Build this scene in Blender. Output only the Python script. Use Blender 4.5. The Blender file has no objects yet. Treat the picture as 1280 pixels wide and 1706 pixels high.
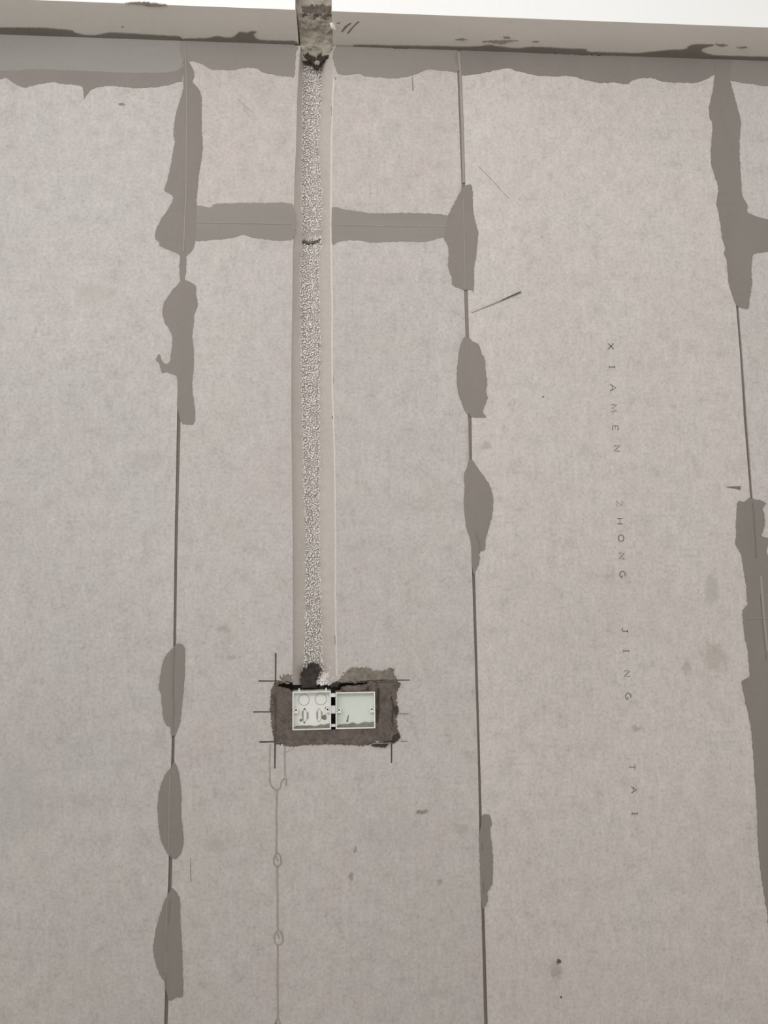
import bpy, bmesh, math, random
from mathutils import Vector, Matrix, noise
random.seed(7)
scene = bpy.context.scene

# ------------------------------------------------------------------ camera, world, light, exposure
F_PX = 1281.0
PITCH, YAW, ROLL = math.radians(6.5438), math.radians(3.7608), math.radians(-0.7021)
CAM = Vector((0.3212, -1.59, 1.518))
_fw = Vector((math.sin(YAW)*math.cos(PITCH), math.cos(YAW)*math.cos(PITCH), math.sin(PITCH)))
_rt = Vector((math.cos(YAW), -math.sin(YAW), 0))
_up = _rt.cross(_fw)
RT = math.cos(ROLL)*_rt + math.sin(ROLL)*_up
UP = -math.sin(ROLL)*_rt + math.cos(ROLL)*_up
cd = bpy.data.cameras.new('camera'); cam = bpy.data.objects.new('camera', cd)
scene.collection.objects.link(cam)
cam.matrix_world = Matrix(((RT.x, UP.x, -_fw.x, CAM.x), (RT.y, UP.y, -_fw.y, CAM.y), (RT.z, UP.z, -_fw.z, CAM.z), (0, 0, 0, 1)))
cd.sensor_fit = 'HORIZONTAL'; cd.sensor_width = 36.0; cd.lens = 36.0*F_PX/1280.0; cd.clip_start = 0.02
scene.camera = cam

world = bpy.data.worlds.new('world'); scene.world = world; world.use_nodes = True
bg = world.node_tree.nodes['Background']
bg.inputs[0].default_value = (1.0, 0.985, 0.972, 1); bg.inputs[1].default_value = 0.76

def area(name, loc, target, sx, sy, power, col):
    l = bpy.data.lights.new(name, 'AREA'); l.shape = 'RECTANGLE'; l.size = sx; l.size_y = sy
    l.energy = power; l.color = col
    o = bpy.data.objects.new(name, l); scene.collection.objects.link(o)
    o.location = loc
    o.rotation_euler = (Vector(target)-Vector(loc)).to_track_quat('-Z', 'Y').to_euler()
    return o
area('wall_top_fill', (-0.25, -2.2, 2.5), (0.42, 0, 2.35), 2.8, 0.6, 17.5, (0.97, 0.98, 1.0)).data.spread = math.radians(140)  # added area lamp behind the camera, shaped to brighten the upper wall

scene.view_settings.view_transform = 'Standard'
scene.view_settings.look = 'None'
scene.view_settings.gamma = 1.0
scene.view_settings.use_curve_mapping = False
scene.view_settings.exposure = 0.0

# ------------------------------------------------------------------ pixel -> place
TOPZ = 2.75
def ray(px, py):
    return (RT*((px-640)/F_PX) - UP*((py-853)/F_PX) + _fw)
def W(px, py, y=0.0):                      # onto the wall plane (or a plane parallel to it)
    d = ray(px, py); return CAM + d*((y-CAM.y)/d.y)
def S(px, py, z=TOPZ):                     # onto the beam's underside
    d = ray(px, py); return CAM + d*((z-CAM.z)/d.z)

# ------------------------------------------------------------------ materials
def lin(r, g, b):
    f = lambda c: (c/255/12.92) if c/255 <= .04045 else ((c/255+.055)/1.055)**2.4
    return (f(r), f(g), f(b), 1)
def scl(c, k): return (c[0]*k, c[1]*k, c[2]*k, 1)

def base_mat(name, rough):
    m = bpy.data.materials.new(name); m.use_nodes = True
    nt = m.node_tree; b = nt.nodes['Principled BSDF']; b.inputs['Roughness'].default_value = rough
    b.inputs['Specular IOR Level'].default_value = 0.25
    tc = nt.nodes.new('ShaderNodeTexCoord')
    return m, nt, b, tc
def noise_n(nt, tc, scale, detail=4, rough=.6, vec_scale=None):
    n = nt.nodes.new('ShaderNodeTexNoise'); n.inputs['Scale'].default_value = scale
    n.inputs['Detail'].default_value = detail; n.inputs['Roughness'].default_value = rough
    if vec_scale:
        mp = nt.nodes.new('ShaderNodeMapping'); mp.inputs['Scale'].default_value = vec_scale
        nt.links.new(tc.outputs['Object'], mp.inputs['Vector']); nt.links.new(mp.outputs[0], n.inputs['Vector'])
    else: nt.links.new(tc.outputs['Object'], n.inputs['Vector'])
    return n
def ramp(nt, src, stops):
    r = nt.nodes.new('ShaderNodeValToRGB'); e = r.color_ramp.elements
    while len(e) < len(stops): e.new(.5)
    for k, (p, c) in enumerate(stops):
        e[k].position = p; e[k].color = c
    nt.links.new(src, r.inputs[0]); return r
def mix(nt, fac, a, b, mode='MIX'):
    n = nt.nodes.new('ShaderNodeMix'); n.data_type = 'RGBA'; n.blend_type = mode
    if isinstance(fac, float): n.inputs[0].default_value = fac
    else: nt.links.new(fac, n.inputs[0])
    for i, v in ((6, a), (7, b)):
        if isinstance(v, tuple): n.inputs[i].default_value = v
        else: nt.links.new(v, n.inputs[i])
    return n.outputs[2]
def math_n(nt, op, a, b=None):
    n = nt.nodes.new('ShaderNodeMath'); n.operation = op
    for i, v in ((0, a), (1, b)):
        if v is None: continue
        if isinstance(v, (int, float)): n.inputs[i].default_value = v
        else: nt.links.new(v, n.inputs[i])
    return n.outputs[0]
def bump(nt, b, src, strength, dist):
    n = nt.nodes.new('ShaderNodeBump'); n.inputs['Strength'].default_value = strength; n.inputs['Distance'].default_value = dist
    nt.links.new(src, n.inputs['Height']); nt.links.new(n.outputs[0], b.inputs['Normal'])

def mottled(name, col, var=.12, scale=30, rough=.85, bstr=.25, bdist=.002, vec=None, fine=220, finevar=.06):
    m, nt, b, tc = base_mat(name, rough)
    n1 = noise_n(nt, tc, scale, 5, .6, vec); n2 = noise_n(nt, tc, fine, 3, .6)
    c = ramp(nt, n1.outputs[0], [(.3, scl(col, 1-var)), (.7, scl(col, 1+var))]).outputs[0]
    f = ramp(nt, n2.outputs[0], [(.3, (1-finevar,)*3+(1,)), (.7, (1+finevar,)*3+(1,))]).outputs[0]
    c = mix(nt, 1.0, c, f, 'MULTIPLY')
    nt.links.new(c, b.inputs['Base Color'])
    bump(nt, b, n2.outputs[0], bstr, bdist)
    return m

def panel_mat(name, col, stains=(), ripples=False):
    m, nt, b, tc = base_mat(name, .8)
    big = noise_n(nt, tc, 2.2, 3, .5)
    med = noise_n(nt, tc, 26, 6, .7)
    fine = noise_n(nt, tc, 150, 4, .7)
    spk = noise_n(nt, tc, 75, 5, .75)
    weave = noise_n(nt, tc, 90, 2, .5, (1, 1, .25))
    hue = noise_n(nt, tc, 7, 2, .5)
    c = ramp(nt, big.outputs[0], [(.3, scl(col, .955)), (.7, scl(col, 1.03))]).outputs[0]
    c = mix(nt, 1.0, c, ramp(nt, hue.outputs[0], [(.32, (.99, 1.0, .992, 1)), (.68, (1.015, .988, .995, 1))]).outputs[0], 'MULTIPLY')
    c = mix(nt, 1.0, c, ramp(nt, med.outputs[0], [(.28, (.83, .835, .83, 1)), (.45, (.98, .98, .975, 1)), (.72, (1.08, 1.08, 1.08, 1))]).outputs[0], 'MULTIPLY')
    c = mix(nt, 1.0, c, ramp(nt, fine.outputs[0], [(.28, (.85, .85, .845, 1)), (.5, (1, 1, 1, 1)), (.75, (1.07, 1.07, 1.07, 1))]).outputs[0], 'MULTIPLY')
    c = mix(nt, 1.0, c, ramp(nt, spk.outputs[0], [(.27, (.82, .82, .81, 1)), (.40, (.965, .965, .96, 1)), (.6, (1.02, 1.02, 1.02, 1)), (.75, (1.06, 1.06, 1.06, 1))]).outputs[0], 'MULTIPLY')
    c = mix(nt, 1.0, c, ramp(nt, weave.outputs[0], [(.3, (.96, .96, .96, 1)), (.7, (1.03, 1.03, 1.03, 1))]).outputs[0], 'MULTIPLY')
    for (px, py, rx, rz, sc, amt, ns) in stains:
        p = W(px, py)
        sb = nt.nodes.new('ShaderNodeVectorMath'); sb.operation = 'SUBTRACT'; sb.inputs[1].default_value = p
        nt.links.new(tc.outputs['Object'], sb.inputs[0])
        mu = nt.nodes.new('ShaderNodeVectorMath'); mu.operation = 'MULTIPLY'
        mu.inputs[1].default_value = (1/(rx*.00124), 0, 1/(rz*.00124)); nt.links.new(sb.outputs[0], mu.inputs[0])
        ln = nt.nodes.new('ShaderNodeVectorMath'); ln.operation = 'LENGTH'; nt.links.new(mu.outputs[0], ln.inputs[0])
        sn = noise_n(nt, tc, ns, 4, .65)
        v = math_n(nt, 'SUBTRACT', 1.0, ln.outputs['Value'])
        v = math_n(nt, 'ADD', v, math_n(nt, 'MULTIPLY', math_n(nt, 'SUBTRACT', sn.outputs[0], .5), 2.4))
        r = ramp(nt, v, [(.12, (0, 0, 0, 1)), (.55, (amt, amt, amt, 1))])
        c = mix(nt, r.outputs[0], c, sc)
    nt.links.new(c, b.inputs['Base Color'])
    h = math_n(nt, 'ADD', math_n(nt, 'MULTIPLY', fine.outputs[0], .5), math_n(nt, 'MULTIPLY', med.outputs[0], .7))
    bump(nt, b, h, .25, .0015)
    if ripples:                                # shallow trowel waves across the board right of the chase
        wv = nt.nodes.new('ShaderNodeTexWave'); wv.wave_type = 'BANDS'; wv.bands_direction = 'Z'
        wv.inputs['Scale'].default_value = 2.6; wv.inputs['Distortion'].default_value = 1.2; wv.inputs['Detail'].default_value = 1; wv.inputs['Detail Scale'].default_value = .8
        nt.links.new(tc.outputs['Object'], wv.inputs['Vector'])
        sx = nt.nodes.new('ShaderNodeSeparateXYZ'); nt.links.new(tc.outputs['Object'], sx.inputs[0])
        def sm(v, a, d):
            r = nt.nodes.new('ShaderNodeMapRange'); r.interpolation_type = 'SMOOTHSTEP'
            r.inputs['From Min'].default_value = a; r.inputs['From Max'].default_value = d; nt.links.new(v, r.inputs['Value']); return r.outputs[0]
        k = math_n(nt, 'MULTIPLY', math_n(nt, 'MULTIPLY', sm(sx.outputs[0], .30, .38), sm(sx.outputs[2], 1.35, 1.7)), sm(sx.outputs[2], 2.4, 2.1))
        n2 = nt.nodes.new('ShaderNodeBump'); n2.inputs['Strength'].default_value = 1.0; n2.inputs['Distance'].default_value = .0014
        nt.links.new(math_n(nt, 'MULTIPLY', wv.outputs['Fac'], k), n2.inputs['Height'])
        old = b.inputs['Normal'].links[0].from_node; nt.links.new(n2.outputs[0], old.inputs['Normal'])
    return m

GREY = lin(196, 190, 184)
DARKST = lin(128, 123, 116); BROWNST = lin(168, 156, 140)
M_PANEL_L = panel_mat('fibre_cement_cool', lin(192, 187, 183), [(245, 770, 38, 24, lin(172, 168, 162), .4, 40), (160, 490, 40, 28, lin(178, 170, 164), .35, 30),
        (202, 174, 7, 3, DARKST, .9, 90), (40, 1330, 60, 60, lin(172, 168, 164), .3, 25)])
M_PANEL_M = panel_mat('fibre_cement_mid', lin(193, 187, 183), [(372, 1048, 14, 9, DARKST, .35, 110), (386, 1095, 10, 5, DARKST, .3, 110), (703, 1353, 14, 5, DARKST, .85, 110),
        (592, 1416, 4, 9, DARKST, .6, 110), (586, 1460, 6, 9, DARKST, .6, 110), (772, 1382, 14, 12, BROWNST, .45, 90), (733, 1470, 6, 7, DARKST, .45, 110),
        (628, 318, 12, 18, lin(165, 158, 150), .6, 60), (360, 1405, 22, 22, lin(165, 160, 155), .35, 40), (650, 1390, 80, 50, lin(172, 166, 162), .2, 25)], True)
M_PANEL_U = panel_mat('fibre_cement_upper', lin(194, 187, 182), [(617, 318, 3, 18, lin(165, 158, 152), .5, 70), (629, 318, 3, 18, lin(165, 158, 152), .5, 70)])
M_PANEL_R = panel_mat('fibre_cement_right_lifted', lin(202, 195, 191), [(1192, 1098, 26, 36, lin(172, 161, 149), .5, 60), (1145, 1112, 12, 18, lin(170, 165, 158), .6, 55),  # base colour lifted to make up for weaker lamp light on the right
        (1185, 985, 20, 30, lin(172, 167, 160), .55, 45), (931, 1602, 6, 5, lin(70, 66, 62), .9, 120), (935, 1661, 3, 3, lin(70, 66, 62), .95, 60),
        (926, 1618, 14, 16, DARKST, .35, 130), (905, 661, 2.5, 2.5, lin(90, 86, 80), .95, 60), (1062, 1214, 14, 7, DARKST, .45, 70), (810, 742, 16, 8, lin(165, 158, 152), .6, 60)])
M_PANEL_X = panel_mat('fibre_cement_far', lin(198, 192, 188))
M_FILL = mottled('joint_filler', lin(137, 130, 124), .05, 9, .75, .12, .001, (1, 1, .3), 120, .025)
M_FILL_G = mottled('joint_filler_top', lin(144, 138, 132), .06, 7, .75, .12, .001, (.25, 1, 1.6), 120, .025)
M_FILL_T = mottled('joint_filler_skim', lin(152, 147, 142), .07, 6, .75, .12, .001, (.2, 1, 2.0), 120, .025)
M_SEAM = mottled('joint_seam', lin(160, 153, 145), .04, 20, .8)
M_JOINT = mottled('joint_mortar', lin(128, 122, 114), .1, 18, .9, .4, .002)
M_CORE = mottled('panel_core', lin(150, 142, 134), .08, 40, .9, .5, .002)
M_CHASE = mottled('chase_cut_face', lin(194, 186, 179), .05, 14, .85, .25, .0015, (1, 1, .25), 160, .05)
M_BED = mottled('bead_bed', lin(176, 168, 161), .12, 60, .9, .5, .002)
M_BEAD = mottled('foam_bead', lin(242, 238, 233), .06, 40, .6, .05, .0005)
M_MORTAR = mottled('wet_mortar', lin(104, 95, 88), .34, 42, .8, .9, .004, None, 120, .2)  # mortar around the boxes, also the darker band of the notch fill
M_MORTAR_D = mottled('dark_mortar_gap_shade', lin(66, 59, 54), .2, 30, .85, .6, .003, None, 130, .12)  # dark mortar lumps, and shade of holes and gaps put into colour
M_MORTAR_W = mottled('thin_mortar_smear', lin(128, 120, 110), .28, 60, .85, .7, .003, None, 130, .18)
M_SMEAR = mottled('corner_mortar_smear', lin(130, 124, 117), .12, 14, .85, .35, .002, (.3, 1, 1))
M_FLECK = mottled('mortar_fleck', lin(158, 152, 144), .2, 60, .85, .35, .002)
M_SOFFIT = mottled('beam_plaster', lin(221, 217, 211), .05, 5, .85, .15, .001, (.3, 1, 1), 90, .02)
M_WHITE = mottled('white_paint', lin(250, 250, 248), .015, 3, .7, .05, .001, None, 90, .01)
M_ROUGH = mottled('rough_plaster_fill', lin(166, 158, 146), .22, 40, .9, .7, .004, None, 120, .12)
M_PENCIL = mottled('pencil_mark', lin(84, 78, 72), .1, 60, .9)
M_PENCIL_F = mottled('faint_pencil_mark', lin(146, 140, 132), .1, 60, .9)
M_INK = mottled('faded_ink', lin(122, 115, 110), .2, 120, .9)
M_DRIP = mottled('slurry_drip', lin(164, 157, 149), .12, 50, .6, .3, .001)
M_PLASTIC = mottled('white_plastic', lin(236, 236, 230), .03, 20, .4, .05, .0005, None, 150, .02)
M_PLASTIC_G = mottled('pale_plastic', lin(220, 226, 216), .03, 14, .35, .05, .0005, None, 150, .02)
M_PLASTIC_D = mottled('scored_plastic', lin(150, 150, 142), .1, 50, .6)
M_CHIP = mottled('pale_green_chip', lin(150, 147, 133), .15, 60, .6)
M_RESIDUE = mottled('mortar_residue', lin(138, 134, 125), .2, 60, .85, .5, .002)
M_LIP = mottled('chase_edge_highlight', lin(216, 209, 202), .04, 40, .8)  # paler than the board, edge highlight put into the colour
M_FLOOR = mottled('floor_screed', lin(196, 190, 180), .1, 3, .85, .3, .002)

# ------------------------------------------------------------------ object helpers
COL = scene.collection
def link(name, me, mats, parent=None, label=None, cat=None, kind=None, group=None):
    o = bpy.data.objects.new(name, me); COL.objects.link(o)
    for m in (mats if isinstance(mats, (list, tuple)) else [mats]): me.materials.append(m)
    if parent: o.parent = parent
    if label: o['label'] = label
    if cat: o['category'] = cat
    if kind: o['kind'] = kind
    if group: o['group'] = group
    return o
def mesh_of(bm, name):
    bmesh.ops.recalc_face_normals(bm, faces=bm.faces[:])
    me = bpy.data.meshes.new(name); bm.to_mesh(me); bm.free(); return me
def add_prism(bm, front, back, mi=0):
    n = len(front)
    a = [bm.verts.new(p) for p in front]; b = [bm.verts.new(p) for p in back]
    fs = [bm.faces.new(a), bm.faces.new(b[::-1])]
    for i in range(n): fs.append(bm.faces.new((a[i], b[i], b[(i+1) % n], a[(i+1) % n])))
    for f in fs: f.material_index = mi
def add_box(bm, x0, x1, y0, y1, z0, z1, mi=0):
    add_prism(bm, [(x0, y0, z0), (x1, y0, z0), (x1, y0, z1), (x0, y0, z1)], [(x0, y1, z0), (x1, y1, z0), (x1, y1, z1), (x0, y1, z1)], mi)
def rough_line(pts, step=5.0, amp=.7, smooth=True, seed=0.0):
    """closed outline in photo pixels, resampled with a slightly ragged edge"""
    out = []; n = len(pts)
    for i in range(n):
        p0, p1, p2, p3 = (Vector(pts[(i+k) % n]) for k in (-1, 0, 1, 2))
        L = (p2-p1).length; k = max(1, int(L/step))
        for j in range(k):
            t = j/k
            q = p1.lerp(p2, t)
            if smooth:
                c = .5*((2*p1)+(p2-p0)*t+(2*p0-5*p1+4*p2-p3)*t*t+(3*p1-p0-3*p2+p3)*t**3)
                q = q.lerp(c, .8)
            if amp:
                q = q + Vector((noise.noise((q.x*.3, q.y*.3, seed)), noise.noise((q.x*.3, q.y*.3, seed+9))))*amp*1.6
            out.append(q)
    return out
def wall_plate(name, pts, y0, y1, mat, parent, amp=.9, step=2.5, label=None, zmax=TOPZ-.002, smooth=True, kind=None, inset=0.0):
    pl = rough_line(pts, step, amp, smooth, len(pts)*1.7)
    fr = [W(p.x, p.y) for p in pl]
    for v in fr: v.z = min(v.z, zmax)
    # drop doubled points left by the clamp
    q = [fr[0]]
    for v in fr[1:]:
        if (v-q[-1]).length > 2e-4: q.append(v)
    if (q[0]-q[-1]).length < 2e-4: q.pop()
    bm = bmesh.new()
    add_prism(bm, [(v.x, y0, v.z) for v in q], [(v.x, y1, v.z) for v in q])
    return link(name, mesh_of(bm, name), mat, parent, label, kind=kind)
def soffit_plate(name, pts, mat, parent, amp=.4, step=4.0, th=.002, label=None, ymax=-.0005):
    pl = rough_line(pts, step, amp, True, 3.3)
    fr = [S(p.x, p.y) for p in pl]
    for v in fr: v.y = min(v.y, ymax)
    q = [fr[0]]
    for v in fr[1:]:
        if (v-q[-1]).length > 2e-4: q.append(v)
    bm = bmesh.new()
    add_prism(bm, [(v.x, v.y, TOPZ-th) for v in q], [(v.x, v.y, TOPZ+.001) for v in q])
    return link(name, mesh_of(bm, name), mat, parent, label)
def ribbon_bm(bm, pts, wid, y0, y1, taper=(1, 1), ridge=False, closed=False):
    """strip of given pixel width along a pixel polyline; ridge = rounded section"""
    P = [Vector(p) for p in pts]; n = len(P); rows = []
    for i, p in enumerate(P):
        if closed: t = P[(i+1) % n]-P[i-1]
        else: t = P[min(i+1, n-1)]-P[max(i-1, 0)]
        t.normalize(); nn = Vector((-t.y, t.x))
        k = taper[0]+(taper[1]-taper[0])*i/max(1, n-1)
        a = W(*(p-nn*wid*.5*k)); c = W(*p); b = W(*(p+nn*wid*.5*k))
        a2 = W(*(p-nn*wid*.3*k)); b2 = W(*(p+nn*wid*.3*k))
        if ridge: rows.append([(a.x, y1, a.z), (a2.x, y0*.75+y1*.25, a2.z), (c.x, y0, c.z), (b2.x, y0*.75+y1*.25, b2.z), (b.x, y1, b.z)])
        else: rows.append([(a.x, y1, a.z), (a.x, y0, a.z), (b.x, y0, b.z), (b.x, y1, b.z)])
    vs = [[bm.verts.new(q) for q in r] for r in rows]
    m = len(rows[0])
    for i in range(n if closed else n-1):
        r, s = vs[i], vs[(i+1) % n]
        for j in range(m-1): bm.faces.new((r[j], r[j+1], s[j+1], s[j]))
        bm.faces.new((r[m-1], r[0], s[0], s[m-1]))
    if not closed:
        bm.faces.new(vs[0]); bm.faces.new(vs[-1][::-1])
def resample(pts, step, amp=0.0, seed=0.0):
    out = []
    for a, b in zip(pts[:-1], pts[1:]):
        a = Vector(a); b = Vector(b); k = max(1, int((b-a).length/step))
        for j in range(k):
            q = a.lerp(b, j/k); out.append(q+Vector((noise.noise((q.x*.1, q.y*.1, seed)), noise.noise((q.x*.1, q.y*.1, seed+5))))*amp)
    out.append(Vector(pts[-1])); return out
def ribbon(name, pts, wid, y0, y1, mat, parent, taper=(1, 1), amp=0.0, ridge=False, label=None, step=12):
    bm = bmesh.new(); ribbon_bm(bm, resample(pts, step, amp, wid), wid, y0, y1, taper, ridge)
    return link(name, mesh_of(bm, name), mat, parent, label)
def interp(tab, y):
    if y <= tab[0][0]: return tab[0][1:]
    for a, b in zip(tab[:-1], tab[1:]):
        if y <= b[0]:
            t = (y-a[0])/(b[0]-a[0]); return tuple(a[i]+(b[i]-a[i])*t for i in range(1, len(a)))
    return tab[-1][1:]
def inside(p, poly):
    c = False; n = len(poly); j = n-1
    for i in range(n):
        a, b = poly[i], poly[j]
        if (a[1] > p[1]) != (b[1] > p[1]) and p[0] < (b[0]-a[0])*(p[1]-a[1])/(b[1]-a[1])+a[0]: c = not c
        j = i
    return c
def lump(name, poly, holes, fy, mats, parent, step=1.6, label=None, ragged=1.5, fmat=None):
    """rough field of mortar over a pixel outline; fy(px,py) gives the depth of its face"""
    xs = [p[0] for p in poly]; ys = [p[1] for p in poly]
    nx = int((max(xs)-min(xs)+6)/step); ny = int((max(ys)-min(ys)+6)/step); x0 = min(xs)-3; y0 = min(ys)-3
    bm = bmesh.new(); V = {}
    def vert(i, j):
        if (i, j) not in V:
            px, py = x0+i*step, y0+j*step
            V[i, j] = bm.verts.new(W(px, py, fy(px, py)))
        return V[i, j]
    for i in range(nx):
        for j in range(ny):
            px, py = x0+(i+.5)*step, y0+(j+.5)*step
            q = (px+noise.noise((px*.35, py*.35, 1))*ragged*1.6, py+noise.noise((px*.35, py*.35, 7))*ragged*1.6)
            if not inside(q, poly) or any(inside((px, py), h) for h in holes): continue
            f = bm.faces.new((vert(i, j), vert(i, j+1), vert(i+1, j+1), vert(i+1, j)))
            f.smooth = True
            if fmat: f.material_index = fmat(px, py)
    # give it a body: a skirt of the rim pushed back
    ed = [e for e in bm.edges if len(e.link_faces) == 1]
    r = bmesh.ops.extrude_edge_only(bm, edges=ed)
    for v in r['geom']:
        if isinstance(v, bmesh.types.BMVert): v.co.y += .006
    return link(name, mesh_of(bm, name), mats, parent, label)

# ------------------------------------------------------------------ the setting
bm = bmesh.new(); add_box(bm, -3.05, 3.66, .105, .2, 0, 3.2)
wall = link('wall_back', mesh_of(bm, 'wall_back'), M_CORE, None, 'partition wall of light grey fibre cement panels with filled joints', 'wall', 'structure')
bm = bmesh.new(); add_box(bm, -3.6, 4.2, -4.6, .2, -.1, 0)
link('floor', mesh_of(bm, 'floor'), M_FLOOR, None, 'bare grey screed floor in front of the panel wall', 'floor', 'structure')
bm = bmesh.new(); add_box(bm, -3.6, 4.2, -4.6, .2, 3.2, 3.3)
link('ceiling', mesh_of(bm, 'ceiling'), M_WHITE, None, 'white painted ceiling above the beam', 'ceiling', 'structure')

# joint tables: photo row, left edge, right edge of the gap
J1 = [(66, 306, 311), (200, 306, 311), (430, 302, 308), (560, 299, 305), (700, 295, 301), (900, 291, 296), (1100, 288.5, 293), (1240, 286, 291), (1440, 281, 287), (1500, 279, 285), (1706, 273.5, 279.5)]
J2 = [(80, 761, 768), (130, 762.5, 770), (300, 769, 775), (500, 774, 780), (700, 780, 786), (830, 783.5, 787.5), (980, 787.5, 792.5), (1250, 796, 800), (1450, 800.5, 805.5), (1600, 804.5, 810), (1706, 807, 813)]
J3 = [(92, 1204, 1208), (512, 1227, 1231), (600, 1234, 1238), (700, 1240, 1245), (835, 1251, 1255), (950, 1259, 1263), (1080, 1271, 1275)]
PT = TOPZ-.0035
def edge(tab, side, ztop=PT, zbot=0.004):
    """world (x,z) polyline down one edge of a joint, from the panel top to the floor"""
    q = []
    for r in tab:
        v = W(r[1+side], r[0]); q.append((v.x, v.z))
    q = [p for p in q if zbot < p[1] < ztop]
    def at(z):
        full = [(W(r[1+side], r[0]).x, W(r[1+side], r[0]).z) for r in tab]
        if z >= full[0][1]: return full[0][0]
        for a, b in zip(full[:-1], full[1:]):
            if b[1] <= z <= a[1]: return a[0]+(b[0]-a[0])*(z-a[1])/(b[1]-a[1])
        return full[-1][0]
    return [(at(ztop), ztop)]+q+[(at(zbot), zbot)]
def panel(name, islands, mat, th=.1):
    bm = bmesh.new()
    for pts in islands:
        add_prism(bm, [(x, 0, z) for x, z in pts], [(x, th, z) for x, z in pts])
    me = mesh_of(bm, name)
    return link(name, me, mat, wall)

ZH = W(540, 374.5).z                       # horizontal joint in the middle strip
ZHR = W(1270, 392).z
xa = -.606
panel('panel', [[(xa, PT)]+edge(J1, 0)+[(xa, .004)]], M_PANEL_L)

# cable chase: row, left lip, bead strip left, bead strip right, right lip
CH = [(70, 501.5, 507, 538, 559), (100, 499, 507, 537, 557.5), (123, 497.4, 505, 536, 556), (165, 495.3, 505, 535, 553.5), (240, 493.7, 504, 529, 551.5), (300, 491, 504, 535, 551), (345, 490, 504, 536, 551),
      (398, 489, 505, 536, 551), (440, 488, 501, 530, 551.5), (525, 487, 502, 532, 553), (590, 486, 503, 534, 552.5), (668, 485.5, 504, 531, 553.5), (735, 486, 506, 532, 556), (817, 487, 508, 531, 557.5),
      (900, 488, 511, 532, 558), (980, 488.3, 510, 533, 558), (1051, 488.3, 510, 536, 558.5), (1122, 488, 507, 538, 560.4), (1140, 488, 505, 540, 562)]
def ch_edge(col, zt, zb):
    tab = [(W(r[col], r[0]).x, W(r[col], r[0]).z) for r in CH]
    def at(z):
        if z >= tab[0][1]: return tab[0][0]
        for a, b in zip(tab[:-1], tab[1:]):
            if b[1] <= z <= a[1]: return a[0]+(b[0]-a[0])*(z-a[1])/(b[1]-a[1])
        return tab[-1][0]
    return [(at(zt), zt)]+[p for p in tab if zb < p[1] < zt]+[(at(zb), zb)]
G = .0016
bx0 = W(459, 1186).x; bx1 = W(655, 1186).x; bz1 = W(556, 1134).z; bz0 = W(556, 1237).z
# upper short panel, cut in two by the chase
l_up = edge(J1, 1, PT, ZH+G); r_up = edge(J2, 0, PT, ZH+G)
cl = ch_edge(1, PT, ZH+G); cr = ch_edge(4, PT, ZH+G)
panel('panel', [cl+l_up[::-1], r_up+cr[::-1]], M_PANEL_U)
# long middle panel, notched by the chase and the box recess
l_lo = edge(J1, 1, ZH-G); r_lo = edge(J2, 0, ZH-G)
cl = ch_edge(1, ZH-G, bz1); cr = ch_edge(4, ZH-G, bz1)
mid_panel = panel('panel', [l_lo[::-1]+cl+[(bx0, bz1), (bx0, bz0), (bx1, bz0), (bx1, bz1)]+cr[::-1]+r_lo], M_PANEL_M)
right_panel = panel('panel', [edge(J2, 1)[::-1]+edge(J3, 0)], M_PANEL_R)
e3u = edge(J3, 1, PT, ZHR+G); e3l = edge(J3, 1, ZHR-G)
panel('panel', [e3u[::-1]+[(1.826, PT), (1.826, ZHR+G)]], M_PANEL_X)
panel('panel', [e3l[::-1]+[(1.826, ZHR-G), (1.826, .004)]], M_PANEL_X)
for k in range(3):
    panel('panel', [[(1.832+.61*k, PT), (1.832+.61*k, .004), (2.436+.61*k, .004), (2.436+.61*k, PT)]], M_PANEL_X)
    panel('panel', [[(xa-.006-.61*k, PT), (xa-.006-.61*k, .004), (xa-.61-.61*k, .004), (xa-.61-.61*k, PT)]], M_PANEL_X)

# mortar strips standing back in the open joints
def joint_strip(tab, depth, mat, y_from=None, y_to=None):
    zt = PT if y_from is None else W(interp(tab, y_from)[0], y_from).z
    zb = .004 if y_to is None else W(interp(tab, y_to)[0], y_to).z
    a = edge(tab, 0, zt, zb); b = edge(tab, 1, zt, zb)
    bm = bmesh.new(); n = len(a)
    vs = []
    for p, q in zip(a, b):
        vs.append([bm.verts.new(v) for v in ((p[0]-.001, depth+.0015, p[1]), ((p[0]+q[0])/2, depth, (p[1]+q[1])/2), (q[0]+.001, depth+.0015, q[1]), (q[0]+.001, .1, q[1]), (p[0]-.001, .1, p[1]))])
    for i in range(n-1):
        for j in range(5): bm.faces.new((vs[i][j], vs[i][(j+1) % 5], vs[i+1][(j+1) % 5], vs[i+1][j]))
    bm.faces.new(vs[0]); bm.faces.new(vs[-1][::-1])
    return link('joint_strip', mesh_of(bm, 'joint_strip'), mat, wall)
joint_strip(J1, .002, M_FILL, None, 640); joint_strip(J1, .0032, M_JOINT, 640, None)
joint_strip(J2, .0015, M_FILL, None, 955); joint_strip(J2, .0032, M_JOINT, 955, None)
joint_strip(J3, .0032, M_JOINT)
bm = bmesh.new()
xj1 = edge(J1, 1, ZH, ZH-.01)[0][0]; xj2 = edge(J2, 0, ZH, ZH-.01)[0][0]
add_box(bm, xj1, ch_edge(1, ZH, ZH-.01)[0][0], .003, .1, ZH-G, ZH+G); add_box(bm, ch_edge(4, ZH, ZH-.01)[0][0], xj2, .003, .1, ZH-G, ZH+G)
link('joint_strip', mesh_of(bm, 'joint_strip'), M_FILL, wall)
bm = bmesh.new(); add_box(bm, edge(J3, 1, ZHR, ZHR-.01)[0][0], 1.826, .003, .1, ZHR-G, ZHR+G)
link('joint_strip', mesh_of(bm, 'joint_strip'), M_FILL, wall)

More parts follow.
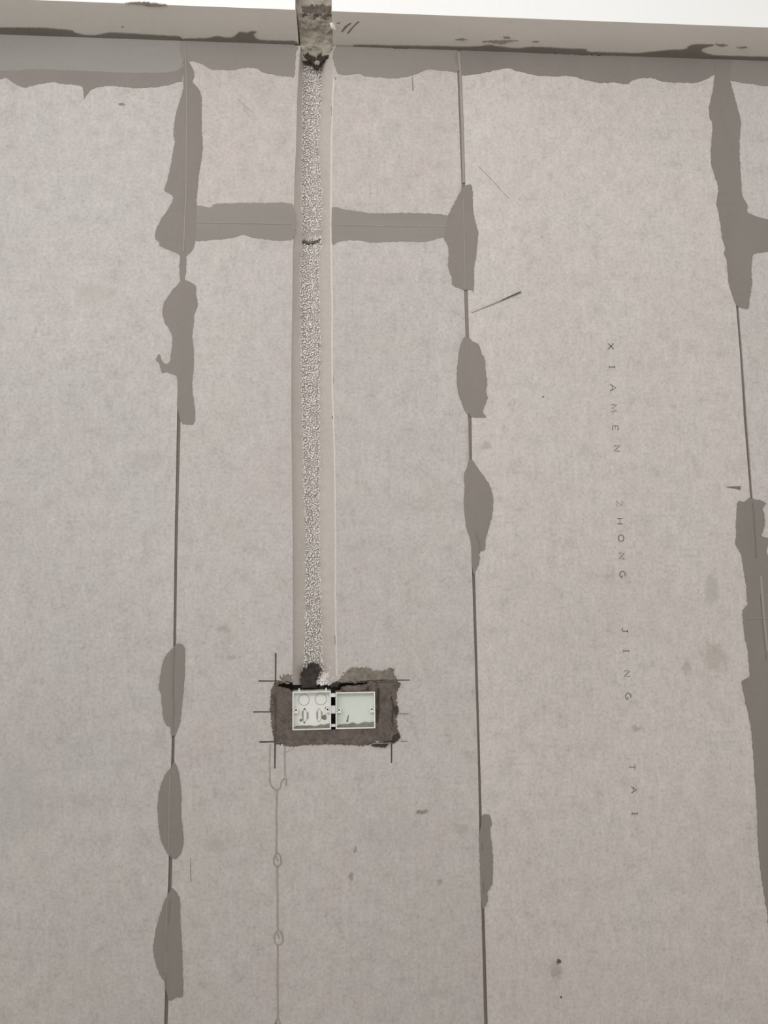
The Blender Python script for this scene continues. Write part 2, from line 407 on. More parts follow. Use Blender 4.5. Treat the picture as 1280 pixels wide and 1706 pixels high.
# ------------------------------------------------------------------ beam over the wall
fe = [S(px, py).y for px, py in ((95, 2), (300, 10), (480, 17), (570, 19), (800, 30), (1000, 35.5), (1270, 41))]
BY = sum(fe)/len(fe)
gx0 = S(492, 18).x; gx1 = S(553, 20).x
gw0 = W(500.5, 74).x; gw1 = W(557, 77).x
bm = bmesh.new()
def beam_seg(x0f, x1f, x0b, x1b):
    f = [(x0f, BY, TOPZ), (x1f, BY, TOPZ), (x1f, BY, 3.2), (x0f, BY, 3.2)]; b = [(x0b, .105, TOPZ), (x1b, .105, TOPZ), (x1b, .105, 3.2), (x0b, .105, 3.2)]
    add_prism(bm, f, b)
beam_seg(-3.05, gx0, -3.05, gw0); beam_seg(gx1, 3.66, gw1, 3.66)
beam_in = BY+.04
add_prism(bm, [(gx0, beam_in, TOPZ+.04), (gx1, beam_in, TOPZ+.04), (gx1, beam_in, 3.2), (gx0, beam_in, 3.2)], [(gw0, .105, TOPZ+.04), (gw1, .105, TOPZ+.04), (gw1, .105, 3.2), (gw0, .105, 3.2)])
bm.faces.ensure_lookup_table(); bmesh.ops.recalc_face_normals(bm, faces=bm.faces[:])
for f in bm.faces: f.material_index = 1 if f.normal.y < -.9 and abs(f.calc_center_median().y-BY) < .002 else 0
me = bpy.data.meshes.new('ceiling_beam'); bm.to_mesh(me); bm.free()
beam = link('ceiling_beam', me, [M_SOFFIT, M_WHITE], None, 'beam with white painted face and grey plastered underside over the wall', 'beam', 'structure')

# rough plaster packed into the notch that carries the chase over the beam
def notch_fill():
    path = [(beam_in-.012, TOPZ+.40), (beam_in-.014, TOPZ+.12), (beam_in-.012, TOPZ+.045), (beam_in-.004, TOPZ+.022), (BY*.5, TOPZ+.016), (-.022, TOPZ+.010), (-.004, TOPZ+.0), (.008, TOPZ-.014), (.016, TOPZ-.03)]
    P = [Vector((0, a, b)) for a, b in path]; rows = []
    for a, b in zip(P[:-1], P[1:]):
        k = max(2, int((b-a).length/(.0015 if b.z < TOPZ+.13 else .006)))
        for j in range(k): rows.append(a.lerp(b, j/k))
    bm = bmesh.new(); vs = []; N = 48
    for r in rows:
        t = min(1, max(0, (r.y-BY)/(0-BY))); x0 = gx0+(gw0-gx0)*t; x1 = gx1+(gw1-gx1)*t
        row = []
        for i in range(N+1):
            u = i/N; x = x0+(x1-x0)*u
            d = noise.fractal((x*45, r.y*45, r.z*45), .8, 2.0, 4)*.007 + (abs(u-.5)*2)**4*-.003
            row.append(bm.verts.new((x, r.y-d*.6, r.z-d*.6)))
        vs.append(row)
    for i in range(len(vs)-1):
        for j in range(N):
            f = bm.faces.new((vs[i][j], vs[i+1][j], vs[i+1][j+1], vs[i][j+1])); f.smooth = True
            c = f.calc_center_median(); nn = noise.fractal((c.x*90, c.y*90, c.z*90), .7, 2.0, 4)*.011
            zl = W(522, 27, c.y).z; zu = W(522, 8, c.y).z
            f.material_index = 1 if zl+nn < c.z < zu+nn*.8 and .14+nn*8 < j/N < .96+nn*4 else 0  # darker uneven band across the notch fill
    return link('plaster_fill', mesh_of(bm, 'plaster_fill'), [M_ROUGH, M_MORTAR], beam, 'rough beige plaster packed into the notch in the beam')
notch_fill()

# ------------------------------------------------------------------ chase lining and foam beads
def chase():
    bm = bmesh.new(); rows = []
    y = 70.0
    while y <= 1141:
        l, bl, br, r = interp(CH, y)
        jl = noise.noise((0, y*.08, 3))*2.2; jr = noise.noise((4, y*.08, 3))*2.6
        bl += jl; br += jr
        dn = noise.noise((y*.02, 2, 9))*.0015
        prof = [(l-.6, .03), (l+.2, .009), (l+1.6, .012), (l+(bl-l)*.55, .0225+dn), (bl, .0335), (bl+2, .0355), ((bl+br)/2, .036), (br-2, .032), (br, .0255), (br+(r-br)*.4, .0135+dn), (r-2.5, .0035), (r-.6, .0008), (r+.8, .0006)]
        row = []
        for i, (px, d) in enumerate(prof):
            if 4 < i < 8: d += noise.noise((px*.15, y*.12, 5))*.003
            row.append(bm.verts.new(W(px, y, d)))
        rows.append(row); y += 3.0
    for a, b in zip(rows[:-1], rows[1:]):
        for j in range(len(a)-1):
            f = bm.faces.new((a[j], b[j], b[j+1], a[j+1])); f.smooth = True
            f.material_index = 1 if 4 <= j <= 7 else 0
    ch = link('cable_chase', mesh_of(bm, 'cable_chase'), [M_CHASE, M_BED], wall, 'shallow vertical chase cut down to the white foam bead core')
    # beads
    tmp = bmesh.new(); bmesh.ops.create_icosphere(tmp, subdivisions=1, radius=1)
    tv = [v.co.copy() for v in tmp.verts]; tf = [[v.index for v in f.verts] for f in tmp.faces]; tmp.free()
    verts = []; faces = []
    y = 112.0; st = 2.95
    while y < 1138:
        l, bl, br, r = interp(CH, y)
        x = bl-1.5+random.random()*2
        while x < br+1.5:
            px = x+random.uniform(-1.3, 1.3); py = y+random.uniform(-1.4, 1.4)
            x += st*random.uniform(.85, 1.2)
            if noise.noise((px*.09, py*.06, 31)) < -.38 and random.random() < .7: continue
            if abs(py-391-(px-520)*-.12) < 3: continue
            if random.random() < .04: continue
            edge_in = min(px-bl, br-px)
            dep = .0340-(0 if px-bl > 2 else .002)-(0 if br-px > 5 else .003)-(0 if br-px > 2 else .0055)+noise.noise((px*.15, py*.12, 5))*.003-random.uniform(0, .0015)
            rad = random.uniform(.0014, .0021)
            c = W(px, py, dep); o = len(verts)
            verts += [(c.x+v.x*rad, c.y+v.y*rad*.9, c.z+v.z*rad) for v in tv]
            faces += [[o+i for i in f] for f in tf]
        y += st*.95
    # strays along the foot of the chase
    for k in range(150):
        px = random.gauss(538, 7); py = random.gauss(1132, 8)
        if not (526 < px < 560 and 1112 < py < 1142): continue
        rad = random.uniform(.0013, .0021); l, bl, br, r = interp(CH, py)
        dep = .0245 if px < br else .0245+(.002-.0245)*min(1, (px-br)/(r-br))
        c = W(px, py, dep-.0005); o = len(verts)
        verts += [(c.x+v.x*rad, c.y+v.y*rad, c.z+v.z*rad) for v in tv]; faces += [[o+i for i in f] for f in tf]
    me = bpy.data.meshes.new('foam_beads'); me.from_pydata(verts, [], faces); me.polygons.foreach_set('use_smooth', [True]*len(faces))
    link('foam_beads', me, M_BEAD, ch, 'white foam beads exposed along the chase', kind='stuff')
    # dark crack across the bead strip at the horizontal joint
    bm = bmesh.new(); ribbon_bm(bm, resample([(504, 390.5), (512, 394), (522, 393), (530, 390), (537, 388)], 2, 2.5, 4), 4.0, .0290, .037, (1, .6))
    link('crack', mesh_of(bm, 'crack'), M_MORTAR, ch)
    return ch
chase_o = chase()

# ------------------------------------------------------------------ joint filler patches
P1 = [(305.7, 100), (305.7, 135), (305, 150), (298, 173.5), (291.5, 199), (289, 225), (291.5, 235), (287.7, 256), (282.5, 287), (274.8, 312.7), (274.8, 319), (285, 324), (289, 331), (280, 349), (269.6, 364), (259, 386), (259, 398), (265.8, 403), (265.8, 409.5), (282.5, 417), (299, 425), (299, 447), (300, 464), (299.4, 470), (286, 485), (273, 505.6), (271, 519), (275, 537.5), (282.5, 549), (287, 560), (287, 575), (283, 602), (276, 606), (271, 603), (265.6, 590), (260, 598.5), (265.6, 607), (270, 621), (277, 620), (289, 624), (295.6, 629), (295.6, 674), (297.5, 689), (302, 702.6), (304, 706), (322, 707), (325.3, 695), (322.8, 665), (320, 642.5), (322.8, 609), (322.8, 579), (320, 560), (322.8, 541), (323.8, 524.4), (329.4, 507.5), (326.6, 489), (325.7, 475.6), (312.5, 468), (307.5, 465), (309.6, 457), (310.4, 442), (311, 427), (321, 416), (326, 398), (327.7, 343.7), (329, 318), (331.5, 292), (335.4, 266), (338, 240.5), (336, 214.7), (336, 184), (335.4, 158), (329, 145), (321, 137), (323.8, 127), (322.5, 117), (313.5, 102)]
T0 = [(-420, 38), (0, 55), (120, 60.5), (220, 64), (303, 68), (305, 100), (304, 133), (300, 136), (280, 142), (250, 146), (225, 147), (205, 145), (185, 143), (165, 145), (155, 148), (146, 156), (140, 166), (139, 152), (137, 145), (125, 141), (105, 140), (90, 137), (75, 139), (58, 142), (48, 145), (36, 145), (22, 138), (10, 130), (0, 132), (-60, 138), (-160, 132), (-280, 135), (-420, 128)]
T1 = [(305, 67), (400, 71), (490, 75), (493, 90), (491, 127), (485, 128), (468, 126.7), (453, 124), (437, 120.5), (428, 114), (414, 112.7), (403, 114), (390, 116.6), (370, 116.6), (351, 115), (335.6, 107), (320, 102), (313, 104), (306, 106)]
T2 = [(561, 77), (660, 81), (764, 85), (764, 119), (740, 118), (712, 116), (690, 125), (665, 130), (653, 130), (611, 127.7), (599, 123), (563, 122)]
T3 = [(765, 85), (900, 89), (1000, 93), (1195, 97), (1195, 122), (1191, 124), (1175, 133), (1160, 138), (1130, 138), (1105, 136), (1085, 130), (1060, 132), (1045, 140), (1033, 139), (1025, 137), (1000, 138), (970, 132), (950, 127), (920, 127), (890, 125), (860, 118), (843, 114), (800, 123), (772, 126), (767, 122)]
T4 = [(1214, 98), (1290, 101), (1440, 106), (1900, 118), (1900, 152), (1700, 146), (1440, 148), (1280, 143), (1255, 140), (1230, 137), (1216, 131)]
P3 = [(1193, 100), (1191.6, 123), (1187.6, 150), (1182, 180), (1183.5, 198.6), (1187.6, 206.7), (1185, 252.5), (1186, 277), (1195.7, 306), (1197, 317), (1193.8, 339), (1199.7, 365.7), (1203.8, 398), (1209, 415.5), (1205.6, 421), (1211, 433), (1213, 462.7), (1218.6, 487), (1226.7, 508.5), (1232, 512.5), (1247, 514), (1249.6, 495), (1253.6, 471), (1252, 457), (1253.6, 433), (1256, 423.6), (1280, 419.6), (1340, 422), (1440, 418), (1440, 374), (1340, 370), (1280, 365.7), (1247, 355), (1245.5, 341), (1237.4, 328), (1234.7, 301), (1233.4, 274), (1232, 241.7), (1234, 204), (1226.7, 171.6), (1217, 134), (1218, 100)]
P3L = [(1253, 831.6), (1249, 829), (1240, 836), (1233.5, 834), (1229, 835.5), (1227.7, 852), (1226.4, 875.5), (1227, 893.5), (1225.8, 906.4), (1231, 916.7), (1235.5, 925.8), (1237.4, 940), (1241.3, 960.6), (1244.5, 986.4), (1245, 1003), (1245, 1008), (1238, 1016), (1238, 1029), (1241, 1062.6), (1245.8, 1080.6), (1249, 1120.6), (1247.7, 1128), (1236, 1135), (1238.7, 1151.6), (1244.5, 1180), (1251.8, 1216), (1261, 1342), (1264, 1416), (1271, 1476.6), (1278, 1515.6), (1284, 1560), (1302, 1570), (1312, 1400), (1305, 1200), (1310, 1050), (1296, 950), (1282, 930), (1277, 918), (1280, 908), (1281, 897), (1270, 893.5), (1270, 887), (1274, 878), (1274, 862.5), (1271.6, 847), (1277.4, 839), (1268, 834), (1260, 832)]
HB = [(318, 346), (349.6, 345), (360, 340), (393, 338.5), (440, 338.5), (488.5, 342), (488, 398), (427, 396.6), (406, 391), (391, 395), (365, 399), (318, 398)]
HB2 = [(553, 348), (575, 349), (620, 355.5), (680, 355), (747, 359), (757, 372), (745, 395), (742, 395), (706, 403), (680, 402), (620, 404), (604.5, 401), (575, 400.5), (562, 404), (553, 404.5)]
PA = [(772.8, 311), (786, 309), (788, 343.7), (792, 369.5), (797, 387.5), (796, 400), (793.5, 426), (789.6, 447), (790, 472.6), (788.5, 488), (787, 483), (773, 483), (756, 476.5), (752, 462), (747, 441.7), (748, 421), (744.5, 405.6), (740, 395), (747, 359), (757, 338.5), (766, 322)]
PB = [(773.8, 562), (769, 569.4), (765, 586), (761.6, 614.4), (761.6, 637), (764.4, 657.6), (770, 672.6), (773.8, 682), (777.5, 689.4), (782, 690), (785, 694.5), (809.4, 696), (808, 691), (804.7, 685.7), (810, 670.7), (813, 663), (810, 652), (812, 639), (809.4, 620), (807.5, 597.5), (802.8, 590), (798, 575), (788.8, 569.4), (782, 563.8)]
PC = [(787, 766), (792.5, 773.8), (800, 785), (811, 800), (818.8, 815), (822, 833.8), (820.7, 852.5), (816, 875), (809.4, 897.5), (807.5, 916), (798, 920), (800, 929.4), (797, 942.5), (792.5, 952), (790.6, 957.6), (787, 950), (785, 905), (777, 878.8), (774.5, 860), (773, 833.8), (774.5, 811), (773, 792.5), (778, 779), (782, 766)]
PD = [(803.5, 1358), (814, 1357), (819, 1364), (819, 1376), (816.6, 1383), (821, 1419), (821, 1466.5), (817.8, 1478), (811.8, 1487), (813, 1497.5), (809.4, 1507), (804.7, 1514), (802, 1502), (800, 1443), (798.7, 1395), (802, 1371)]
PE = [(297, 1072), (307, 1077), (308, 1101.5), (307, 1138), (303, 1175), (301, 1200), (294.7, 1217), (292, 1224.6), (285, 1224.6), (284, 1212), (276, 1207), (271, 1185), (269, 1158), (265, 1146), (267.7, 1126), (271, 1104), (281, 1086.8), (290, 1077)]
PF = [(291, 1269), (298.4, 1291), (302, 1320.6), (302, 1360), (306, 1397), (302, 1419), (292, 1431), (281, 1424), (271, 1406.7), (265, 1379.6), (262.8, 1345), (266.4, 1313), (274, 1293.5), (281, 1283.6), (286, 1277.5)]
PG = [(287.7, 1479.5), (296, 1490), (299.7, 1500), (300.6, 1536), (303, 1577.5), (305, 1646), (304.5, 1659), (292.8, 1662), (281.7, 1666), (275.6, 1637.7), (268.8, 1627), (262, 1612), (256, 1588), (256, 1574), (259, 1553.5), (266, 1526), (274, 1502), (280, 1490)]
T0U = [(-420, 38), (0, 55), (120, 60.5), (220, 64), (303, 68), (304, 90), (302, 112), (280, 121), (200, 121), (130, 118), (60, 116), (0, 118), (-100, 116), (-250, 119), (-420, 112)]
LBL = 'darker grey joint filler smeared across the joint'
for k, (pl, m) in enumerate(((T0, M_FILL), (T0U, M_FILL_T), (T1, M_FILL_G), (T2, M_FILL_G), (T3, M_FILL), (T4, M_FILL_G), (HB, M_FILL_G), (HB2, M_FILL_G), (P1, M_FILL), (P3, M_FILL), (P3L, M_FILL), (PA, M_FILL), (PB, M_FILL), (PC, M_FILL), (PD, M_FILL), (PE, M_FILL), (PF, M_FILL), (PG, M_FILL))):
    wall_plate('filler_patch', pl, -.0006-.00006*k, .0008, m, wall, label=LBL)
# pale ridges where the trowel crossed a joint
for pts, w in (([(309, 72), (311, 135), (311, 250), (310, 330), (306, 420)], 3.2), ([(330, 371.5), (420, 372.5), (486, 374)], 2.6), ([(556, 375), (640, 376.5), (745, 377.5)], 3.0),
               ([(764.5, 88), (767, 118), (771, 220), (773, 305)], 5.0), ([(772, 330), (774, 400), (775.5, 482)], 2.4), ([(777.5, 572), (779, 640), (780.5, 690)], 2.0), ([(781, 700), (782, 765), (783, 815)], 1.6),
               ([(288, 1085), (287, 1140), (286.5, 1205)], 1.6), ([(283.5, 1290), (282, 1350), (281, 1415)], 2.6), ([(278.5, 1500), (277, 1560), (275.5, 1630)], 2.2)):
    ribbon('joint_ridge', pts, w, -.0026, .0004, M_SEAM, wall, amp=.6, ridge=True)
for pts, w in (([(291, 1080), (289, 1150), (290, 1180), (289, 1220)], 1.8), ([(283.5, 1500), (281.5, 1540)], 2.6), ([(277.8, 1554), (277.3, 1585)], 1.4), ([(276, 1620), (277, 1650)], 4.5), ([(803.6, 1404), (804, 1415)], 2.2), ([(805.8, 1470), (806, 1485)], 2.0), ([(793, 888), (798, 903), (799, 922)], 3.0), ([(1254.5, 838), (1258, 890), (1260, 930)], 3.2), ([(1267, 990), (1271, 1040), (1277, 1100)], 2.2)):
    ribbon('joint_groove_mark', pts, w, -.0021, .0003, M_JOINT, wall, (.7, .5), .5)
ribbon('joint_ridge', [(1268, 960), (1272, 1020), (1279, 1085)], 5, -.0024, .0004, M_SEAM, wall, ridge=True)
ribbon('joint_ridge', [(1246, 1030.5), (1262, 1030), (1282, 1029.5)], 2.4, -.0028, .0004, M_SEAM, wall, ridge=True)

# ------------------------------------------------------------------ smears along the corner under the beam
lo = [(0, 56), (120, 61.5), (220, 65), (300, 68.5)]
soffit_plate('mortar_smear', [(-300, 36), (-120, 38), (0, 45), (40, 45), (80, 46), (120, 50), (123, 53), (140, 57), (160, 57.5), (180, 53.5), (205, 54), (250, 57), (285, 59), (299, 60), (300, 70), (220, 67), (120, 63.5), (0, 58), (-120, 52), (-300, 46)], M_SMEAR, beam)
soffit_plate('mortar_smear', [(303, 64), (345, 62.5), (356, 60), (366, 59.5), (375, 61.5), (388, 61), (395, 55.5), (399, 52.5), (412, 53.5), (418, 51), (428, 52), (422, 56), (426, 63.5), (440, 66), (470, 67), (490, 67.5), (499, 73), (499, 78), (400, 74), (303, 71)], M_SMEAR, beam)
soffit_plate('mortar_smear', [(590, 74), (660, 75), (740, 76), (775, 77), (800, 76), (815, 74), (826, 76), (845, 78.5), (865, 79.5), (880, 77.5), (910, 78), (950, 80), (977, 81), (978, 85), (1000, 86), (1050, 87.5), (1072, 87), (1110, 83), (1145, 81), (1147, 76.5), (1160, 73), (1190, 74), (1172, 79), (1168, 84), (1180, 89.5), (1200, 92), (1280, 94), (1400, 98), (1400, 104), (1280, 102), (1000, 97), (760, 88), (590, 81)], M_SMEAR, beam)
for pts in ([(758, 65), (768, 63.5), (779, 65), (770, 66.5)], [(803, 69), (815, 66.5), (848, 66.5), (866, 66.5), (850, 69), (838, 73), (828, 72), (818, 70)], [(838, 60.5), (846, 60.5), (851, 63), (845, 63.5)], [(886, 69.5), (892, 66.5), (899, 68), (892, 70.5)], [(1192, 72), (1206, 73), (1214, 75.5), (1200, 77)], [(1228, 78), (1240, 77), (1246, 79), (1236, 80)], [(201, 44), (206, 43.5), (207.5, 45), (203, 45.5)], [(208, 5), (222, 3), (235, 3.5), (246, 4), (262, 6), (279, 8), (268, 11), (250, 10), (230, 7.5)]):
    soffit_plate('mortar_fleck', pts, M_FLECK, beam, amp=1.0, step=1.2, th=.0012)
for pts in ([(568.5, 52.5), (575, 43), (584, 37.5), (586, 39), (579, 44), (571, 53)], [(578, 55.5), (588, 43.5), (597, 35), (599, 36), (590, 44), (580.5, 56)], [(561, 38), (566, 37), (567, 38.5), (562, 39.5)]):
    soffit_plate('pencil_line', pts, M_SMEAR, beam, amp=0, step=6, th=.0006)

# broken plaster and crumbs where the chase enters the beam
lump('broken_hole_shade', [(506, 91), (513, 88), (520, 91), (528, 92), (536, 90), (540, 83), (545, 78), (551, 82), (549, 92), (542, 99), (535, 104), (530, 114), (524, 112), (520, 103), (511, 98)], [],  # dark lump, shade of the hole at the chase head put into colour
     lambda x, y: .009+noise.noise((x*.25, y*.25, 2))*.005, M_MORTAR_D, wall, 1.0, 'dark broken rim at the head of the chase, shade of the hole put into its colour', 2.4)
lump('plaster_chip', [(515, 87), (524, 83), (534, 81), (536, 85), (531, 90), (527, 95), (523, 92), (518, 91)], [],
     lambda x, y: .002+noise.noise((x*.3, y*.3, 5))*.003+(y-88)*.0003, M_CHIP, wall, 1.3, 'pale green chip wedged at the head of the chase')
lump('plaster_chip', [(523, 103), (528, 101), (533, 102.5), (532, 106), (527, 107)], [], lambda x, y: .004+noise.noise((x*.3, y*.3, 8))*.003, M_ROUGH, wall, 1.3)
bm = bmesh.new()
c = S(555, 44, TOPZ-.004); bmesh.ops.create_icosphere(bm, subdivisions=2, radius=1)
for v in bm.verts:
    n = noise.noise(v.co*1.7)*.25+1
    p = Vector((v.co.x*.0045, v.co.y*.011, v.co.z*.006))*n
    v.co = Matrix.Rotation(-.55, 3, 'Z') @ p + c
link('plaster_chip', mesh_of(bm, 'plaster_chip'), M_PLASTIC, beam, 'small white chip beside the notch')

# ------------------------------------------------------------------ mortar bedding of the two boxes
B1 = (487.5, 1151, 551.5, 1216.5); B2 = (559.5, 1152, 625, 1214.5)
def rect(b, g): return [(b[0]-g, b[1]-g), (b[2]+g, b[1]-g), (b[2]+g, b[3]+g), (b[0]-g, b[3]+g)]
VOID = [(463, 1143), (468, 1138), (480, 1136), (487, 1130), (500, 1130), (520, 1130), (540, 1130), (560, 1130), (563, 1137), (566, 1139), (578, 1137), (592, 1139), (612, 1137), (612, 1139.5), (594, 1142), (580, 1142), (572, 1146), (566, 1150), (557, 1158), (553, 1158), (552, 1151), (486, 1152), (482, 1148)]
MO = [(458, 1134), (452, 1152), (450, 1178), (452, 1200), (455, 1225), (457, 1238), (470, 1240), (482, 1244), (520, 1241), (560, 1240), (600, 1242), (630, 1240), (655, 1239), (664, 1233), (668, 1226), (662, 1215), (660, 1195), (665, 1185), (661, 1170), (662, 1150), (668, 1140), (660, 1132), (600, 1133), (556, 1135), (500, 1136)]
def mort_y(px, py):
    n = noise.fractal((px*.06, py*.06, 4), 1, 2, 4)*.0016
    inn = 460 < px < 654 and 1135 < py < 1236
    base = -.0016 if not inn else -.0004
    if 626 < px < 637: base += .0022*math.exp(-((px-629)/2.2)**2)
    if 612 < px < 618 and 1143 < py < 1152: base += .001
    return base+n*.8
lump('mortar_bedding', MO, [rect(B1, -.8), rect(B2, -.8), [(551, 1150), (560, 1150), (560, 1215.5), (551, 1215.5)], VOID], mort_y, M_MORTAR, wall, 1.5, 'dark grey mortar packed around the two boxes')
lump('mortar_smear', [(563, 1136), (568, 1130), (578, 1118), (584, 1114), (600, 1112), (616, 1113), (624, 1118), (640, 1118), (653, 1112), (656, 1122), (661, 1132), (640, 1135), (600, 1136)], [], lambda x, y: -.0022+noise.noise((x*.2, y*.2, 4))*.0006, M_MORTAR_W, wall, 1.4, 'rough mortar smear above the boxes', 2.6)
lump('mortar_smear', [(462, 1136), (470, 1127), (480, 1123), (487, 1127), (487, 1137), (475, 1138)], [], lambda x, y: -.0012+noise.noise((x*.2, y*.2, 4))*.0005, M_MORTAR_W, wall, 1.4, None, 3.2)
lump('mortar_smear', [(567, 1146), (575, 1143), (600, 1142), (613, 1141), (612, 1148), (598, 1153), (590, 1153), (572, 1151)], [], lambda x, y: -.003+noise.noise((x*.2, y*.2, 4))*.001, M_MORTAR, wall, 1.4, None, 1.2)
lump('mortar_lump', [(503, 1146), (501, 1132), (503, 1118), (507, 1110), (510, 1117), (514, 1105), (522, 1104), (531, 1107), (534, 1116), (530, 1124), (526, 1134), (527, 1146)], [],
     lambda x, y: .012+noise.noise((x*.12, y*.12, 4))*.006+(y-1120)*.0002, [M_MORTAR_D], wall, 1.4, 'dark wet mortar lump at the foot of the chase', 1.4)
# dark backing sheet, shade of the gap over the boxes put into colour
lump('gap_shade_back', [(455, 1132), (660, 1132), (660, 1160), (455, 1160)], [], lambda x, y: .036+noise.noise((x*.1, y*.1, 4))*.004, M_MORTAR_D, wall, 3)
for pts in ([(551, 1140), (560, 1136), (567, 1139), (561, 1145), (553, 1145)], [(655, 1226), (664, 1222), (668, 1229), (660, 1236), (652, 1237)], [(657, 1176), (664, 1178), (664, 1188), (659, 1190)], [(450, 1168), (456, 1164), (457, 1172), (453, 1175)], [(618, 1242), (634, 1240), (648, 1240), (642, 1245), (628, 1244)]):
    lump('mortar_crumb', pts, [], lambda x, y: -.0045+noise.noise((x*.3, y*.3, 4))*.002, M_MORTAR_D if pts[0][0] > 600 or pts[0][0] == 551 else M_MORTAR, wall, 1.2, None, .8)

for pts, w in (([(629, 1146), (629.5, 1165), (631, 1180), (629, 1204)], 2.4), ([(613, 1143), (614, 1148), (612, 1151)], 1.8), ([(652, 1160), (655, 1172), (653, 1196), (655, 1210)], 2.0), ([(640, 1237), (655, 1234), (664, 1228)], 2.6), ([(600, 1136), (622, 1134), (645, 1132)], 2.0)):
    ribbon('mortar_cut', pts, w, -.0038, .002, M_MORTAR_D, wall, (.8, .5), 1.6, step=4)

# ------------------------------------------------------------------ junction boxes
def junction_box(B, plain, label, gx):
    a = W(B[0], B[3]); b = W(B[2], B[1]); x0, x1, z0, z1 = a.x, b.x, a.z, b.z
    t = .0024; D = .034; fy = -.0035
    root = bpy.data.objects.new('junction_box', None); COL.objects.link(root)
    root.location = ((x0+x1)/2, D, z0); root.empty_display_size = .02
    root['label'] = label; root['category'] = 'junction box'
    bpy.context.view_layer.update()
    inv = Matrix.Translation(root.location).inverted()
    def part(name, bm, m, parent=root, label=None):
        bmesh.ops.transform(bm, matrix=inv, verts=bm.verts[:])
        return link(name, mesh_of(bm, name), m, parent, label)
    main = M_PLASTIC_G if plain else M_PLASTIC
    bm = bmesh.new()
    add_box(bm, x0, x0+t, fy, D, z0, z1); add_box(bm, x1-t, x1, fy, D, z0, z1)
    add_box(bm, x0+t, x1-t, fy, D, z0, z0+t); add_box(bm, x0+t, x1-t, fy, D, z1-t, z1)
    bmesh.ops.bevel(bm, geom=bm.edges[:], offset=.0005, segments=1, affect='EDGES')
    part('side_walls', bm, M_PLASTIC)
    yb = .013                                    # floor of the box as the camera sees it
    bm = bmesh.new(); add_box(bm, x0+t, x1-t, yb, D, z0+t, z1-t)
    back = part('back_plate', bm, main)
    # screw lugs
    zm = (z0+z1)/2+.001
    for s in (0, 1):
        bm = bmesh.new(); xc = x0+t+.0045 if s == 0 else x1-t-.0045
        N = 18
        ro = [(xc+.0042*math.cos(2*math.pi*i/N), zm+.0042*math.sin(2*math.pi*i/N)) for i in range(N)]
        ri = [(xc+.0021*math.cos(2*math.pi*i/N), zm+.0021*math.sin(2*math.pi*i/N)) for i in range(N)]
        rows = [[bm.verts.new((p[0], y, p[1])) for p in rr] for rr, y in ((ro, yb), (ro, .001), (ri, .001), (ri, yb-.0005))]
        for k in range(3):
            for i in range(N): bm.faces.new((rows[k][i], rows[k+1][i], rows[k+1][(i+1) % N], rows[k][(i+1) % N]))
        bm.faces.new(rows[3])
        xe = x0+t if s == 0 else x1-t
        add_box(bm, min(xe, xc-(.004 if s else 0)), max(xe, xc+(0 if s else .004)), .0012, yb, zm-.0062, zm-.0036)
        part('screw_lug', bm, M_PLASTIC)
    # ring shaped knockouts on the back plate
    def ring(xc, zc, r, w, slot=False):
        bm = bmesh.new(); N = 28; rows = []
        for rr, y in ((r+w/2, yb), (r+w*.25, yb-.0011), (r-w*.25, yb-.0011), (r-w/2, yb)):
            row = []
            for i in range(N):
                an = 2*math.pi*i/N; hx = .45 if slot else 1.0; hz = 1.15 if slot else 1.0
                row.append(bm.verts.new((xc+rr*math.cos(an)*hx, y, zc+rr*math.sin(an)*hz)))
            rows.append(row)
        for k in range(3):
            for i in range(N): bm.faces.new((rows[k][i], rows[k][(i+1) % N], rows[k+1][(i+1) % N], rows[k+1][i]))
        return part('knockout', bm, M_PLASTIC_D, back)
    if not plain:
        sx = (x1-x0)/64.0
        ring(x0+18.5*sx, z1-15*sx, 9.2*sx, .0008); ring(x0+47*sx, z1-14.5*sx, 9.6*sx, .0008)
        ring(x0+19.5*sx, z0+22*sx, 9.0*sx, .0009, True); ring(x0+43.5*sx, z0+22*sx, 9.2*sx, .0009, True)
        for (u, w_, h) in ((16.6, 2.2, 15), (25, 1.6, 12), (41, 1.6, 13), (48.5, 1.4, 12)):
            bm = bmesh.new(); add_box(bm, x0+(u-w_/2)*sx, x0+(u+w_/2)*sx, yb-.0016, yb, z0+(22-h/2)*sx, z0+(22+h/2)*sx); part('rib', bm, M_PLASTIC_D, back)
        for (u, v, r) in ((19.5, 32.5, 1.8), (13.5, 14.5, 2.2), (19, 10.5, 1.6), (53, 18, 4.0), (57, 33, 3.0)):
            bm = bmesh.new(); bmesh.ops.create_icosphere(bm, subdivisions=2, radius=1)
            for q in bm.verts:
                k = 1+noise.noise(q.co*1.5+Vector((u, v, 0)))*.45
                q.co = Vector((q.co.x*r*sx*k+x0+u*sx, q.co.y*.0022*k+yb, q.co.z*r*sx*k+z0+v*sx))
            part('mortar_spatter', bm, M_MORTAR_W, back)
        for u in (11, 56):
            bm = bmesh.new(); bmesh.ops.create_cone(bm, cap_ends=True, segments=14, radius1=.0017, radius2=.0014, depth=.006)
            bmesh.ops.translate(bm, vec=(x0+u*sx, .002, z1+.0028), verts=bm.verts[:]); part('stud', bm, M_PLASTIC)
    else:
        bm = bmesh.new(); ribbon_bm(bm, [(B[0]+19, B[3]-10), (B[0]+20.5, B[3]-16), (B[0]+21.5, B[3]-22)], 3.0, yb-.0006, yb+.001, (1, .3)); part('slurry_streak', bm, M_MORTAR_W, back)
    # mortar left lying along the bottom of the box
    bm = bmesh.new(); N = 26; rows = []
